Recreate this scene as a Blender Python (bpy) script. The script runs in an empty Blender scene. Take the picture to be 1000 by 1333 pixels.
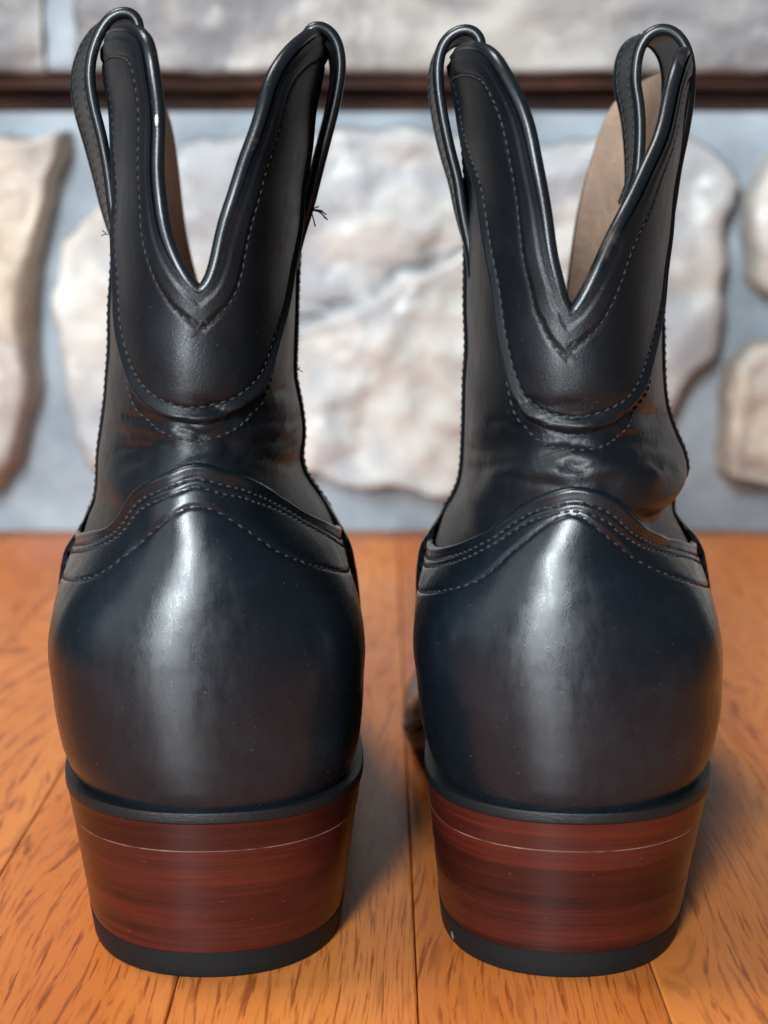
import bpy, math, random
import numpy as np
from mathutils import Vector, noise

rng = np.random.default_rng(7)
random.seed(7)
scene = bpy.context.scene
col = scene.collection

# ---------------------------------------------------------------- camera, world, lamps, exposure
CAM_H, PITCH = 0.176, math.atan(366.5 / 2300)
cam_d = bpy.data.cameras.new('camera')
cam = bpy.data.objects.new('camera', cam_d)
col.objects.link(cam)
cam.location = (0, 0, CAM_H)
cam.rotation_euler = (math.pi/2 - PITCH, 0, 0)
cam_d.sensor_fit = 'VERTICAL'
cam_d.sensor_height = 36
cam_d.lens = 36 * 2300 / 1333
cam_d.clip_start, cam_d.clip_end = 0.02, 50
cam_d.dof.use_dof = True
cam_d.dof.focus_distance = 0.43
cam_d.dof.aperture_fstop = 13.0
scene.camera = cam

world = bpy.data.worlds.new('World')
scene.world = world
world.use_nodes = True
wbg = world.node_tree.nodes['Background']
wbg.inputs[0].default_value = (0.86, 0.93, 1.0, 1)
wbg.inputs[1].default_value = 0.085

def area(name, loc, target, sx, sy, power, colour):
    d = bpy.data.lights.new(name, 'AREA')
    d.shape = 'RECTANGLE'; d.size = sx; d.size_y = sy; d.energy = power; d.color = colour
    o = bpy.data.objects.new(name, d); col.objects.link(o)
    o.location = loc
    o.rotation_euler = (Vector(target) - Vector(loc)).to_track_quat('-Z', 'Y').to_euler()
    return o
# daylight from a tall glazed door behind and to the left of the camera
area('window_daylight', (-0.60, -1.75, 0.92), (0, 0.45, 0.7), 0.40, 1.25, 142, (0.86, 0.945, 1.0))
# broad, weaker daylight from the room's left side
area('side_daylight', (-2.1, -0.9, 1.1), (0, 0.5, 0.2), 1.6, 1.8, 18, (0.86, 0.94, 1.0))
# room lamp overhead to the left: shadows fall to the right of the boots
area('room_ceiling_light', (-0.80, 0.58, 2.2), (0.0, 0.55, 0.0), 0.7, 0.7, 40, (1.0, 0.96, 0.90))

scene.view_settings.view_transform = 'Standard'
scene.view_settings.look = 'None'
scene.view_settings.exposure = 0.0
scene.view_settings.gamma = 1.0
scene.view_settings.use_curve_mapping = False

# ---------------------------------------------------------------- helpers
def link(o, parent=None):
    col.objects.link(o)
    if parent is not None:
        o.parent = parent
    return o

def mesh_obj(name, verts, faces, mat, parent=None, smooth=True, kind=None):
    me = bpy.data.meshes.new(name)
    me.from_pydata([tuple(v) for v in np.asarray(verts, float) * .01], [], [tuple(int(i) for i in f) for f in faces])
    if smooth:
        me.polygons.foreach_set('use_smooth', [True] * len(me.polygons))
    me.materials.append(mat)
    me.update()
    o = link(bpy.data.objects.new(name, me), parent)
    if kind:
        o['kind'] = kind
    return o

def grid_faces(r, c, wrap_c=False, wrap_r=False, base=0):
    i = np.arange(r if wrap_r else r - 1)[:, None]; j = np.arange(c if wrap_c else c - 1)[None]
    i2, j2 = (i + 1) % r, (j + 1) % c
    return (np.stack(np.broadcast_arrays(i*c + j, i*c + j2, i2*c + j2, i2*c + j), -1).reshape(-1, 4) + base)

def grid_obj(name, P, mat, parent=None, wrap_c=False, flip=False):
    r, c = P.shape[:2]
    f = grid_faces(r, c, wrap_c)
    if flip:
        f = f[:, ::-1]
    return mesh_obj(name, P.reshape(-1, 3), f, mat, parent)

def resample(P, n=None, step=None):
    P = np.asarray(P, float)
    L = np.concatenate([[0], np.cumsum(np.linalg.norm(np.diff(P, axis=0), axis=1))])
    keep = np.concatenate([[True], np.diff(L) > 1e-9])
    P, L = P[keep], L[keep]
    if step:
        n = max(2, int(round(L[-1] / step)) + 1)
    q = np.linspace(0, L[-1], n)
    return np.stack([np.interp(q, L, P[:, k]) for k in range(P.shape[1])], 1)

def spline(pts, n):
    """smooth curve through control points"""
    pts = np.asarray(pts, float)
    L = np.concatenate([[0], np.cumsum(np.linalg.norm(np.diff(pts, axis=0), axis=1))])
    Q = np.vstack([2*pts[0] - pts[1], pts, 2*pts[-1] - pts[-2]])
    out = []
    for q in np.linspace(0, L[-1], n):
        i = min(max(np.searchsorted(L, q, side='right') - 1, 0), len(pts) - 2)
        t = (q - L[i]) / max(L[i+1] - L[i], 1e-9)
        a, b, c, d = Q[i], Q[i+1], Q[i+2], Q[i+3]
        out.append(.5*((2*b) + (-a + c)*t + (2*a - 5*b + 4*c - d)*t*t + (-a + 3*b - 3*c + d)*t**3))
    return np.array(out)

def smooth1(P, it=4, closed=False):
    P = np.array(P, float)
    for _ in range(it):
        if closed:
            P = .5*P + .25*(np.roll(P, 1, 0) + np.roll(P, -1, 0))
        else:
            P[1:-1] = .5*P[1:-1] + .25*(P[:-2] + P[2:])
    return P

def tube(path, rad, sides=12, closed=False, caps=True):
    P = np.asarray(path, float); n = len(P)
    T = (np.roll(P, -1, 0) - np.roll(P, 1, 0)) if closed else np.gradient(P, axis=0)
    T /= np.linalg.norm(T, axis=1, keepdims=True)
    N = np.zeros_like(P)
    a = np.array([0, 1., 0]) if abs(T[0][1]) < .8 else np.array([1., 0, 0])
    N[0] = a - T[0]*a.dot(T[0]); N[0] /= np.linalg.norm(N[0])
    for i in range(1, n):
        v = N[i-1] - T[i]*N[i-1].dot(T[i]); N[i] = v / np.linalg.norm(v)
    B = np.cross(T, N)
    ang = np.linspace(0, 2*np.pi, sides, endpoint=False)
    rad = np.broadcast_to(np.asarray(rad, float), (n,))
    V = P[:, None] + rad[:, None, None]*(np.cos(ang)[None, :, None]*N[:, None] + np.sin(ang)[None, :, None]*B[:, None])
    F = [tuple(f) for f in grid_faces(n, sides, True, closed)]
    if caps and not closed:
        F += [tuple(range(sides))[::-1], tuple(range((n-1)*sides, n*sides))]
    return V.reshape(-1, 3), F

def dist_to(P, curve):
    sh = P.shape[:-1]; Q = P.reshape(-1, 3); out = np.empty(len(Q))
    for i in range(0, len(Q), 6000):
        out[i:i+6000] = np.sqrt(((Q[i:i+6000, None] - curve[None])**2).sum(-1).min(1))
    return out.reshape(sh)

ELL = []
def ellipsoid(nu=7, nv=5):
    V = [(-1, 0, 0)]
    for i in range(1, nv):
        a = math.pi*i/nv
        for j in range(nu):
            t = 2*math.pi*j/nu
            V.append((-math.cos(a), math.sin(a)*math.cos(t), math.sin(a)*math.sin(t)))
    V.append((1, 0, 0)); F = []
    for j in range(nu):
        F.append((0, 1 + (j+1) % nu, 1 + j))
        e = len(V) - 1; b = 1 + (nv-2)*nu
        F.append((e, b + j, b + (j+1) % nu))
    for i in range(nv-2):
        for j in range(nu):
            a, b = 1 + i*nu, 1 + (i+1)*nu
            F.append((a + j, a + (j+1) % nu, b + (j+1) % nu, b + j))
    return np.array(V, float), F
EV, EF = ellipsoid()

def stitches(name, path, centre_fn, mat, parent, pitch=.27, length=.20, rad=.042, tilt=.12, skip=None):
    """a row of single thread stitches along a path; centre_fn gives the outward normal at each point"""
    P = resample(path, step=pitch); N = centre_fn(P)
    T = np.gradient(P, axis=0); T /= np.linalg.norm(T, axis=1, keepdims=True)
    V, F = [], []
    for i in range(len(P)):
        if skip is not None and skip(i, P[i]):
            continue
        n = N[i]; t = T[i]; b = np.cross(n, t); b /= max(np.linalg.norm(b), 1e-6); n = np.cross(t, b)
        a = rng.normal(0, tilt)
        t2, b2 = t*math.cos(a) + b*math.sin(a), b*math.cos(a) - t*math.sin(a)
        l = length*.5*rng.uniform(.85, 1.1); r = rad*rng.uniform(.85, 1.15)
        base = len(V)*len(EV)
        V.append(P[i] + EV[:, :1]*l*t2 + EV[:, 1:2]*r*b2 + (EV[:, 2:]*r - (EV[:, :1]**2)*r*.8)*n)
        F += [tuple(x + base for x in f) for f in EF]
    if not V:
        return None
    return mesh_obj(name, np.concatenate(V), F, mat, parent, kind='stuff')

# ---------------------------------------------------------------- materials
def mat(name):
    m = bpy.data.materials.new(name); m.use_nodes = True
    nt = m.node_tree
    return m, nt, nt.nodes['Principled BSDF']

def nd(nt, t, **kw):
    n = nt.nodes.new(t)
    for k, v in kw.items():
        setattr(n, k, v)
    return n

def setin(n, **kw):
    for k, v in kw.items():
        n.inputs[k.replace('_', ' ')].default_value = v
    return n

def ramp(nt, src, stops):
    r = nd(nt, 'ShaderNodeValToRGB'); e = r.color_ramp.elements
    while len(e) < len(stops):
        e.new(.5)
    for x, (p, c) in zip(e, stops):
        x.position = p; x.color = (*c, 1) if len(c) == 3 else c
    nt.links.new(src, r.inputs[0])
    return r.outputs[0]

def coords(nt, scale=(1, 1, 1), rot=(0, 0, 0), rnd=0):
    tc = nd(nt, 'ShaderNodeTexCoord'); mp = nd(nt, 'ShaderNodeMapping')
    mp.inputs['Scale'].default_value = scale; mp.inputs['Rotation'].default_value = rot
    src = tc.outputs['Object']
    if rnd:
        oi = nd(nt, 'ShaderNodeObjectInfo'); mu = nd(nt, 'ShaderNodeMath', operation='MULTIPLY'); mu.inputs[1].default_value = rnd
        nt.links.new(oi.outputs['Random'], mu.inputs[0])
        va = nd(nt, 'ShaderNodeVectorMath', operation='ADD')
        nt.links.new(src, va.inputs[0]); nt.links.new(mu.outputs[0], va.inputs[1]); src = va.outputs[0]
    nt.links.new(src, mp.inputs['Vector'])
    return mp.outputs[0]

def noise_tex(nt, vec, scale, detail=4, rough=.5, dist=0):
    n = nd(nt, 'ShaderNodeTexNoise'); setin(n, Scale=scale, Detail=detail, Roughness=rough, Distortion=dist)
    nt.links.new(vec, n.inputs['Vector'])
    return n.outputs['Fac']

def mixc(nt, fac, a, b, mode='MIX'):
    m = nd(nt, 'ShaderNodeMix', data_type='RGBA', blend_type=mode)
    for s, v in ((0, fac), (6, a), (7, b)):
        if isinstance(v, (int, float)):
            m.inputs[s].default_value = v
        elif isinstance(v, tuple):
            m.inputs[s].default_value = (*v, 1)
        else:
            nt.links.new(v, m.inputs[s])
    return m.outputs[2]

def math_(nt, op, a, b=0.0, c=None):
    m = nd(nt, 'ShaderNodeMath', operation=op)
    for i, v in enumerate((a, b) if c is None else (a, b, c)):
        if isinstance(v, (int, float)):
            m.inputs[i].default_value = v
        else:
            nt.links.new(v, m.inputs[i])
    return m.outputs[0]

def bump(nt, bs, h, strength, dist, prev=None):
    b = nd(nt, 'ShaderNodeBump'); setin(b, Strength=strength, Distance=dist)
    nt.links.new(h, b.inputs['Height'])
    if prev is not None:
        nt.links.new(prev, b.inputs['Normal'])
    nt.links.new(b.outputs[0], bs.inputs['Normal'])
    return b.outputs[0]

def leather(name, base, r0, r1, grain, grain_scale=850, spec=.5, wear=.35, lump=.3, rubbed=None, brush=0.0):
    m, nt, bs = mat(name)
    v = coords(nt)
    big = noise_tex(nt, v, 22, 4, .6)
    vo = nd(nt, 'ShaderNodeTexVoronoi', feature='DISTANCE_TO_EDGE'); setin(vo, Scale=grain_scale)
    nw = noise_tex(nt, v, 260, 3, .6)
    off = nd(nt, 'ShaderNodeVectorMath', operation='MULTIPLY_ADD')
    off.inputs[1].default_value = (.0012,)*3
    nt.links.new(nd_rgb(nt, v, 300), off.inputs[0]); nt.links.new(v, off.inputs[2])
    nt.links.new(off.outputs[0], vo.inputs['Vector'])
    cells = ramp(nt, vo.outputs[0], [(0, (0, 0, 0)), (.10, (1, 1, 1))])
    fine = noise_tex(nt, v, 2600, 2, .5)
    h = math_(nt, 'ADD', math_(nt, 'MULTIPLY', cells, .6), math_(nt, 'MULTIPLY', fine, .5))
    n1 = bump(nt, bs, h, grain, .00005)
    bump(nt, bs, noise_tex(nt, v, 75, 2, .5), lump, .00025, n1)
    # rubbed places: slightly greyer and duller
    rub = ramp(nt, noise_tex(nt, v, 48, 6, .68), [(.48, (0, 0, 0)), (.72, (1, 1, 1))])
    c = mixc(nt, math_(nt, 'MULTIPLY', rub, wear), base, tuple(x*2.6 + .004 for x in base))
    speck = ramp(nt, noise_tex(nt, v, 1500, 1, .3), [(.77, (0, 0, 0)), (.80, (.5, .5, .5))])
    c = mixc(nt, math_(nt, 'MULTIPLY', speck, .12 if base[0] < .1 else 0.0), c, (.5, .5, .5))
    if rubbed:
        c = mixc(nt, ramp(nt, noise_tex(nt, v, 85, 5, .65), [(.58, (0, 0, 0)), (.74, (.55, .55, .55))]), c, rubbed)
    nt.links.new(c, bs.inputs['Base Color'])
    r = math_(nt, 'ADD', math_(nt, 'MULTIPLY', math_(nt, 'ADD', math_(nt, 'MULTIPLY', big, .6), math_(nt, 'MULTIPLY', nw, .4)), r1 - r0), r0)
    if brush:
        # slanting rub marks and duller patches in the polish
        st = noise_tex(nt, coords(nt, (1, 1, .25), (0, math.radians(35), 0)), 420, 4, .65)
        pt = noise_tex(nt, v, 60, 5, .7)
        k = math_(nt, 'ADD', math_(nt, 'MULTIPLY', math_(nt, 'SUBTRACT', st, .5), 1.2), math_(nt, 'MULTIPLY', math_(nt, 'SUBTRACT', pt, .5), 1.0))
        r = math_(nt, 'MAXIMUM', math_(nt, 'ADD', r, math_(nt, 'MULTIPLY', k, brush)), .12)
    nt.links.new(r, bs.inputs['Roughness'])
    bs.inputs['Specular IOR Level'].default_value = spec
    return m

def nd_rgb(nt, vec, scale):
    n = nd(nt, 'ShaderNodeTexNoise'); setin(n, Scale=scale, Detail=2.0)
    nt.links.new(vec, n.inputs['Vector'])
    return n.outputs['Color']

M = {}
M['counter'] = leather('polished_black_leather', (.0034, .0056, .0084), .23, .33, .20, 1700, .38, lump=.7, brush=.24)
M['shaft'] = leather('soft_black_leather', (.0034, .0050, .0072), .34, .52, .6, 1000, .30, lump=.8, brush=.15)
M['piping'] = leather('rolled_black_leather', (.0040, .0058, .0082), .24, .38, .25, 1200, .45, rubbed=(.085, .062, .048))
M['strap'] = leather('pebbled_black_leather', (.0050, .0066, .0090), .36, .5, 1.0, 620, .42)
M['lining'] = leather('tan_lining_leather', (.27, .185, .135), .6, .8, 2.5, 420, .25, wear=.25, lump=6.0)
m, nt, bs = mat('pale_scuff'); M['scuff'] = m
bs.inputs['Base Color'].default_value = (.55, .56, .58, 1); bs.inputs['Roughness'].default_value = .6
m, nt, bs = mat('dark_thread'); M['thread'] = m
bs.inputs['Base Color'].default_value = (.010, .011, .013, 1); bs.inputs['Roughness'].default_value = .8
m, nt, bs = mat('black_thread'); M['black_thread'] = m
bs.inputs['Base Color'].default_value = (.007, .0075, .009, 1); bs.inputs['Roughness'].default_value = .7

def rubber():
    m, nt, bs = mat('black_rubber')
    v = coords(nt)
    sp = ramp(nt, noise_tex(nt, v, 420, 5, .7), [(.60, (0, 0, 0)), (.74, (1, 1, 1))])
    c = mixc(nt, math_(nt, 'MULTIPLY', sp, .3), (.0050, .0056, .0062), (.020, .021, .022))
    chip = ramp(nt, noise_tex(nt, v, 95, 1, .4), [(.755, (0, 0, 0)), (.765, (1, 1, 1))])
    c = mixc(nt, chip, c, (.16, .13, .12))
    nt.links.new(c, bs.inputs['Base Color'])
    bs.inputs['Roughness'].default_value = .6
    bs.inputs['Specular IOR Level'].default_value = .2
    bump(nt, bs, noise_tex(nt, v, 1500, 3, .6), .25, .0002)
    return m
M['rubber'] = rubber()

def edge_black():
    m, nt, bs = mat('inked_welt_leather')
    v = coords(nt, (1, 1, 3))
    sp = ramp(nt, noise_tex(nt, v, 900, 5, .75), [(.62, (0, 0, 0)), (.8, (1, 1, 1))])
    nt.links.new(mixc(nt, math_(nt, 'MULTIPLY', sp, .5), (.006, .0065, .0075), (.09, .09, .09)), bs.inputs['Base Color'])
    bs.inputs['Roughness'].default_value = .42; bs.inputs['Specular IOR Level'].default_value = .25
    bump(nt, bs, noise_tex(nt, v, 900, 4, .6), .5, .0003)
    return m
M['welt'] = edge_black()

def heel_leather():
    m, nt, bs = mat('lacquered_stacked_leather')
    v = coords(nt, (.4, .4, 18), rnd=3)
    streak = noise_tex(nt, v, 38, 6, .62, .4)
    v2 = coords(nt, (.5, .5, 70), rnd=5)
    fine = noise_tex(nt, v2, 30, 4, .6)
    blot = noise_tex(nt, coords(nt, rnd=2), 55, 4, .6)
    c = ramp(nt, streak, [(.28, (.015, .0032, .0028)), (.5, (.033, .0052, .0034)), (.72, (.060, .0085, .0045))])
    c = mixc(nt, ramp(nt, fine, [(.55, (0, 0, 0)), (.75, (.4, .4, .4))]), c, (.036, .008, .0065))
    c = mixc(nt, ramp(nt, blot, [(.35, (.55, .55, .55)), (.6, (0, 0, 0))]), c, (.04, .009, .0075))
    # pale nicks where the lacquer is scratched
    vs = coords(nt, (1, 1, 7), rnd=7)
    nick = ramp(nt, noise_tex(nt, vs, 520, 2, .5), [(.765, (0, 0, 0)), (.80, (1, 1, 1))])
    c = mixc(nt, math_(nt, 'MULTIPLY', nick, .5), c, (.36, .22, .17))
    oi = nd(nt, 'ShaderNodeObjectInfo')
    c = mixc(nt, 1.0, c, ramp(nt, oi.outputs['Random'], [(0, (.62, .60, .60)), (.5, (1, 1, 1)), (1, (1.35, 1.25, 1.15))]), 'MULTIPLY')
    nt.links.new(c, bs.inputs['Base Color'])
    nt.links.new(math_(nt, 'ADD', math_(nt, 'MULTIPLY', blot, .22), .20), bs.inputs['Roughness'])
    bs.inputs['Specular IOR Level'].default_value = .32
    bump(nt, bs, streak, .10, .0003)
    return m
M['heel'] = heel_leather()
m, nt, bs = mat('raw_leather_edge'); M['raw'] = m
nt.links.new(ramp(nt, noise_tex(nt, coords(nt), 130, 4, .6), [(.36, (.03, .009, .006)), (.66, (.20, .13, .10))]), bs.inputs['Base Color'])
bs.inputs['Roughness'].default_value = .7

def oak():
    m, nt, bs = mat('oiled_red_oak')
    oi = nd(nt, 'ShaderNodeObjectInfo')
    v = coords(nt, (1, 1, 1), rnd=40)
    # wandering growth rings
    wob = noise_tex(nt, coords(nt, (9, 1.6, 1), rnd=40), 1.0, 3, .5)
    sx = nd(nt, 'ShaderNodeSeparateXYZ'); nt.links.new(v, sx.inputs[0])
    ringx = math_(nt, 'ADD', math_(nt, 'MULTIPLY', sx.outputs[0], 1.0), math_(nt, 'MULTIPLY', wob, .11))
    rings = math_(nt, 'SINE', math_(nt, 'MULTIPLY', ringx, 1050))
    rings2 = math_(nt, 'MULTIPLY_ADD', rings, .5, .5)
    broad = noise_tex(nt, coords(nt, (26, 2.2, 1), rnd=40), 1.0, 4, .55)
    cm = nd(nt, 'ShaderNodeCombineXYZ')
    nt.links.new(math_(nt, 'MULTIPLY', ringx, 820), cm.inputs[0]); nt.links.new(math_(nt, 'MULTIPLY', sx.outputs[1], 40), cm.inputs[1])
    pores = noise_tex(nt, cm.outputs[0], 1.0, 3, .6)
    cm2 = nd(nt, 'ShaderNodeCombineXYZ')
    nt.links.new(math_(nt, 'MULTIPLY', ringx, 1500), cm2.inputs[0]); nt.links.new(math_(nt, 'MULTIPLY', sx.outputs[1], 130), cm2.inputs[1])
    fib = noise_tex(nt, cm2.outputs[0], 1.0, 2, .5)
    c = ramp(nt, broad, [(.28, (.47, .135, .024)), (.5, (.57, .188, .040)), (.72, (.65, .245, .062))])
    c = mixc(nt, math_(nt, 'MULTIPLY', rings2, .32), c, (.52, .150, .026))
    pm = math_(nt, 'MULTIPLY', ramp(nt, pores, [(.50, (0, 0, 0)), (.60, (1, 1, 1))]), math_(nt, 'MULTIPLY_ADD', rings2, .6, .35))
    c = mixc(nt, math_(nt, 'MULTIPLY', pm, .9), c, (.20, .042, .007))
    c = mixc(nt, math_(nt, 'MULTIPLY', ramp(nt, fib, [(.5, (0, 0, 0)), (.8, (1, 1, 1))]), .35), c, (.46, .135, .026))
    tint = ramp(nt, oi.outputs['Random'], [(0, (.86, .76, .72)), (.35, (1, .97, .95)), (.7, (1, 1.02, 1.0)), (1, (.95, .84, .80))])
    c = mixc(nt, 1.0, c, tint, 'MULTIPLY')
    nt.links.new(c, bs.inputs['Base Color'])
    scuff = noise_tex(nt, coords(nt, (1, .5, 1), rnd=40), 30, 5, .65)
    nt.links.new(math_(nt, 'MULTIPLY_ADD', scuff, .24, .30), bs.inputs['Roughness'])
    bs.inputs['Specular IOR Level'].default_value = .4
    n1 = bump(nt, bs, pm, -.25, .0003)
    bump(nt, bs, broad, .25, .0006, n1)
    return m
M['oak'] = oak()
m, nt, bs = mat('dark_subfloor'); M['sub'] = m
bs.inputs['Base Color'].default_value = (.03, .012, .006, 1); bs.inputs['Roughness'].default_value = .9

def stone(name, cols, tint=(1, 1, 1)):
    m, nt, bs = mat(name)
    v = coords(nt, rnd=11)
    a = noise_tex(nt, v, 13, 6, .62, .5); b = noise_tex(nt, v, 34, 6, .6); d = noise_tex(nt, v, 7, 4, .55, 1.0)
    c = ramp(nt, a, [(.30, cols[0]), (.43, cols[1]), (.62, cols[2])])
    c = mixc(nt, ramp(nt, d, [(.46, (0, 0, 0)), (.56, (1, 1, 1))]), c, cols[3])
    c = mixc(nt, math_(nt, 'MULTIPLY', ramp(nt, b, [(.56, (0, 0, 0)), (.70, (1, 1, 1))]), .7), c, cols[4])
    nt.links.new(c, bs.inputs['Base Color'])
    bs.inputs['Roughness'].default_value = .85
    n1 = bump(nt, bs, noise_tex(nt, v, 60, 6, .65), .8, .004)
    bump(nt, bs, noise_tex(nt, v, 500, 3, .6), .4, .0006, n1)
    return m
M['stone'] = stone('cream_fieldstone', [(.24, .18, .13), (.45, .37, .29), (.57, .50, .42), (.36, .32, .29), (.68, .64, .58)])
M['stone_grey'] = stone('grey_pink_fieldstone', [(.245, .21, .18), (.43, .40, .365), (.52, .50, .465), (.32, .325, .335), (.67, .68, .665)])
M['slab'] = stone('pale_slab_stone', [(.17, .16, .16), (.29, .275, .26), (.38, .36, .33), (.18, .175, .18), (.52, .51, .49)])
m, nt, bs = mat('grey_mortar'); M['mortar'] = m
v = coords(nt)
nt.links.new(ramp(nt, noise_tex(nt, v, 16, 6, .6), [(.3, (.18, .21, .235)), (.7, (.36, .40, .435))]), bs.inputs['Base Color'])
bs.inputs['Roughness'].default_value = .9
bump(nt, bs, noise_tex(nt, v, 120, 5, .6), .7, .002)
m, nt, bs = mat('rust_and_gap_shade'); M['rust_shade'] = m  # rust on the lintel; the dark browns also paint shade on the gap backing
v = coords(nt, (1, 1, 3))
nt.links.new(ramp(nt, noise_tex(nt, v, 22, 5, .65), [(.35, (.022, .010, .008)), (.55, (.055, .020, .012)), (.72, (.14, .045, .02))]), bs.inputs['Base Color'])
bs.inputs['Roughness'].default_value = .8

# ---------------------------------------------------------------- boot shape (centimetres, heel back at the origin, y towards the toe)
def pchip(xs, ys):
    xs = np.asarray(xs, float); ys = np.asarray(ys, float)
    h = np.diff(xs); d = np.diff(ys) / h
    m = np.zeros_like(xs)
    m[0], m[-1] = d[0], d[-1]
    for i in range(1, len(xs) - 1):
        if d[i-1] * d[i] > 0:
            w1, w2 = 2*h[i] + h[i-1], h[i] + 2*h[i-1]
            m[i] = (w1 + w2) / (w1/d[i-1] + w2/d[i])
    def f(q):
        q = np.clip(np.asarray(q, float), xs[0], xs[-1])
        i = np.clip(np.searchsorted(xs, q, side='right') - 1, 0, len(xs) - 2)
        t = (q - xs[i]) / h[i]
        t2, t3 = t*t, t*t*t
        return ((2*t3 - 3*t2 + 1)*ys[i] + (t3 - 2*t2 + t)*h[i]*m[i] + (-2*t3 + 3*t2)*ys[i+1] + (t3 - t2)*h[i]*m[i+1])
    return f

def sstep(a, b, x):
    t = np.clip((x - a) / (b - a), 0, 1)
    return t*t*(3 - 2*t)

Z_FEATHER = 4.2
YB = pchip([4.0, 4.25, 4.8, 5.5, 6.4, 7.6, 8.8, 10, 11, 12, 12.7, 13.3, 14, 16, 20, 25],
           [-.22, -.33, -.50, -.55, -.54, -.46, -.32, -.10, .14, .46, .72, .74, .62, .68, .45, .15])
YF = pchip([4.0, 5.2, 6.2, 7.2, 8.2, 9.2, 10.2, 11.2, 12.2, 13.5, 15, 18, 25],
           [30., 29.8, 28.4, 25.6, 22.4, 20.0, 18.4, 17.2, 16.4, 15.8, 15.4, 15.1, 15.2])
G_FOOT = pchip([0, .05, .1, .15, .2, .25, .3, .36, .42, .5, .57, .62, .67, .73, .8, .87, .93, 1],
               [0, .34, .62, .83, .945, .99, 1, .975, .955, .96, 1.0, 1.03, 1.04, 1.0, .86, .62, .36, 0])
G_BALL = pchip([0, .33, .42, .5, .55, .6, .65, .72, .8, .87, .93, 1], [0, 0, .14, .33, .40, .40, .36, .27, .17, .09, .03, 0])
DROP = pchip([-3, 6.0, 8.0, 12, 16, 19, 22, 26, 31], [0, 0, .12, 1.25, 2.7, 3.25, 3.3, 3.1, 2.7])

def section(u, z, ball=1.0):
    m = sstep(7.0, 11.5, z)
    return (1 - m) * (G_FOOT(u) + ball * G_BALL(u) * (1 - sstep(4.4, 6.0, z))) + m * np.sin(np.pi * np.clip(u, 0, 1)) ** .88

def surf(b, th, z):
    th = np.asarray(th, float); z = np.asarray(z, float)
    u = np.abs(th); s = np.sign(th)
    yb, yf = YB(z), YF(z)
    y = yb + (yf - yb) * (1 - np.cos(np.pi * u)) / 2
    xl, xr = b['xl'](z), b['xr'](z)
    xc, hw = (xl + xr) / 2, (xr - xl) / 2
    bend = b['bend'] * sstep(8, 24, y) * (1 - sstep(9, 14, z))
    x = xc + s * hw * section(u, z, b['ball']) + bend
    zz = z - DROP(y) * (1 - sstep(8, 15, z))
    return np.stack(np.broadcast_arrays(x, y, zz), -1)

def sample(b, th, z, off=0.0, wr=1.0):
    """points on the leather, pushed out along the normal by off centimetres"""
    th = np.asarray(th, float); z = np.asarray(z, float)
    th, z = np.broadcast_arrays(th, z)
    e = 2e-3
    p = surf(b, th, z)
    n = np.cross(surf(b, th + e, z) - surf(b, th - e, z), surf(b, th, z + e*8) - surf(b, th, z - e*8))
    n /= np.maximum(np.linalg.norm(n, axis=-1, keepdims=True), 1e-9)
    d = b['fold'](p, th, z) * wr + off
    return p + n * np.asarray(d)[..., None]
# ---------------------------------------------------------------- floor: strips of red oak running away from the camera
floor = link(bpy.data.objects.new('floor', None)); floor['kind'] = 'structure'
floor['label'] = 'orange red oak strip floor under the boots'
sub = mesh_obj('subfloor', [(-75, -60, -2.2), (75, -60, -2.2), (75, 112, -2.2), (-75, 112, -2.2)], [(0, 1, 2, 3)], M['sub'], floor)
PW = 5.7
def plank_mesh(length):
    w, b, g = PW/2 - .012, .055, 0
    prof = [(-w, -2.0), (-w, -b), (-w + b*.35, -b*.3), (-w + b, 0)]
    prof += [(x, 0) for x in np.linspace(-w + b, w - b, 5)[1:-1]]
    prof += [(w - b, 0), (w - b*.35, -b*.3), (w, -b), (w, -2.0)]
    ys = [0, .03, length - .03, length]
    V = [(x, y, z if y not in (0, length) else min(z, -.05) if z > -.05 else z) for y in ys for x, z in prof]
    n = len(prof)
    F = [tuple(f) for f in grid_faces(4, n)] + [tuple(range(n))[::-1], tuple(range(3*n, 4*n))]
    me = bpy.data.meshes.new('plank')
    me.from_pydata([tuple(np.array(v)*.01) for v in V], [], F); me.materials.append(M['oak']); me.update()
    return me
long_plank, part_plank = plank_mesh(190.0), plank_mesh(88.0)
for i in range(-11, 12):
    x = -2.07 + PW*i
    if abs(i) < 4 or i % 3:
        spots = [(-58.0, long_plank)]
    else:
        spots = [(-58.0, part_plank), (30.03, part_plank)]
    for y, me in spots:
        link(bpy.data.objects.new('plank', me), floor).location = (x*.01, y*.01, rng.normal(0, .006)*.01)

# ---------------------------------------------------------------- raised stone hearth behind the boots
WY = 103.0
hearth = link(bpy.data.objects.new('stone_hearth', None))
hearth['label'] = 'rough fieldstone hearth face with grey mortar and overhanging slabs behind the boots'
hearth['category'] = 'hearth'

def fbm(p, o=4):
    s, a, f = 0.0, 1.0, 1.0
    for _ in range(o):
        s += a*noise.noise(Vector(p)*f); a *= .5; f *= 2.0
    return s

nx, nz = 150, 52
P = np.zeros((nz, nx, 3))
for i, z in enumerate(np.linspace(-.5, 24.3, nz)):
    for j, x in enumerate(np.linspace(-60, 60, nx)):
        P[i, j] = (x, WY + .7 + .45*fbm((x*.12, z*.12, 3.0)), z)
grid_obj('mortar_bed', P, M['mortar'], hearth)

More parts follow.
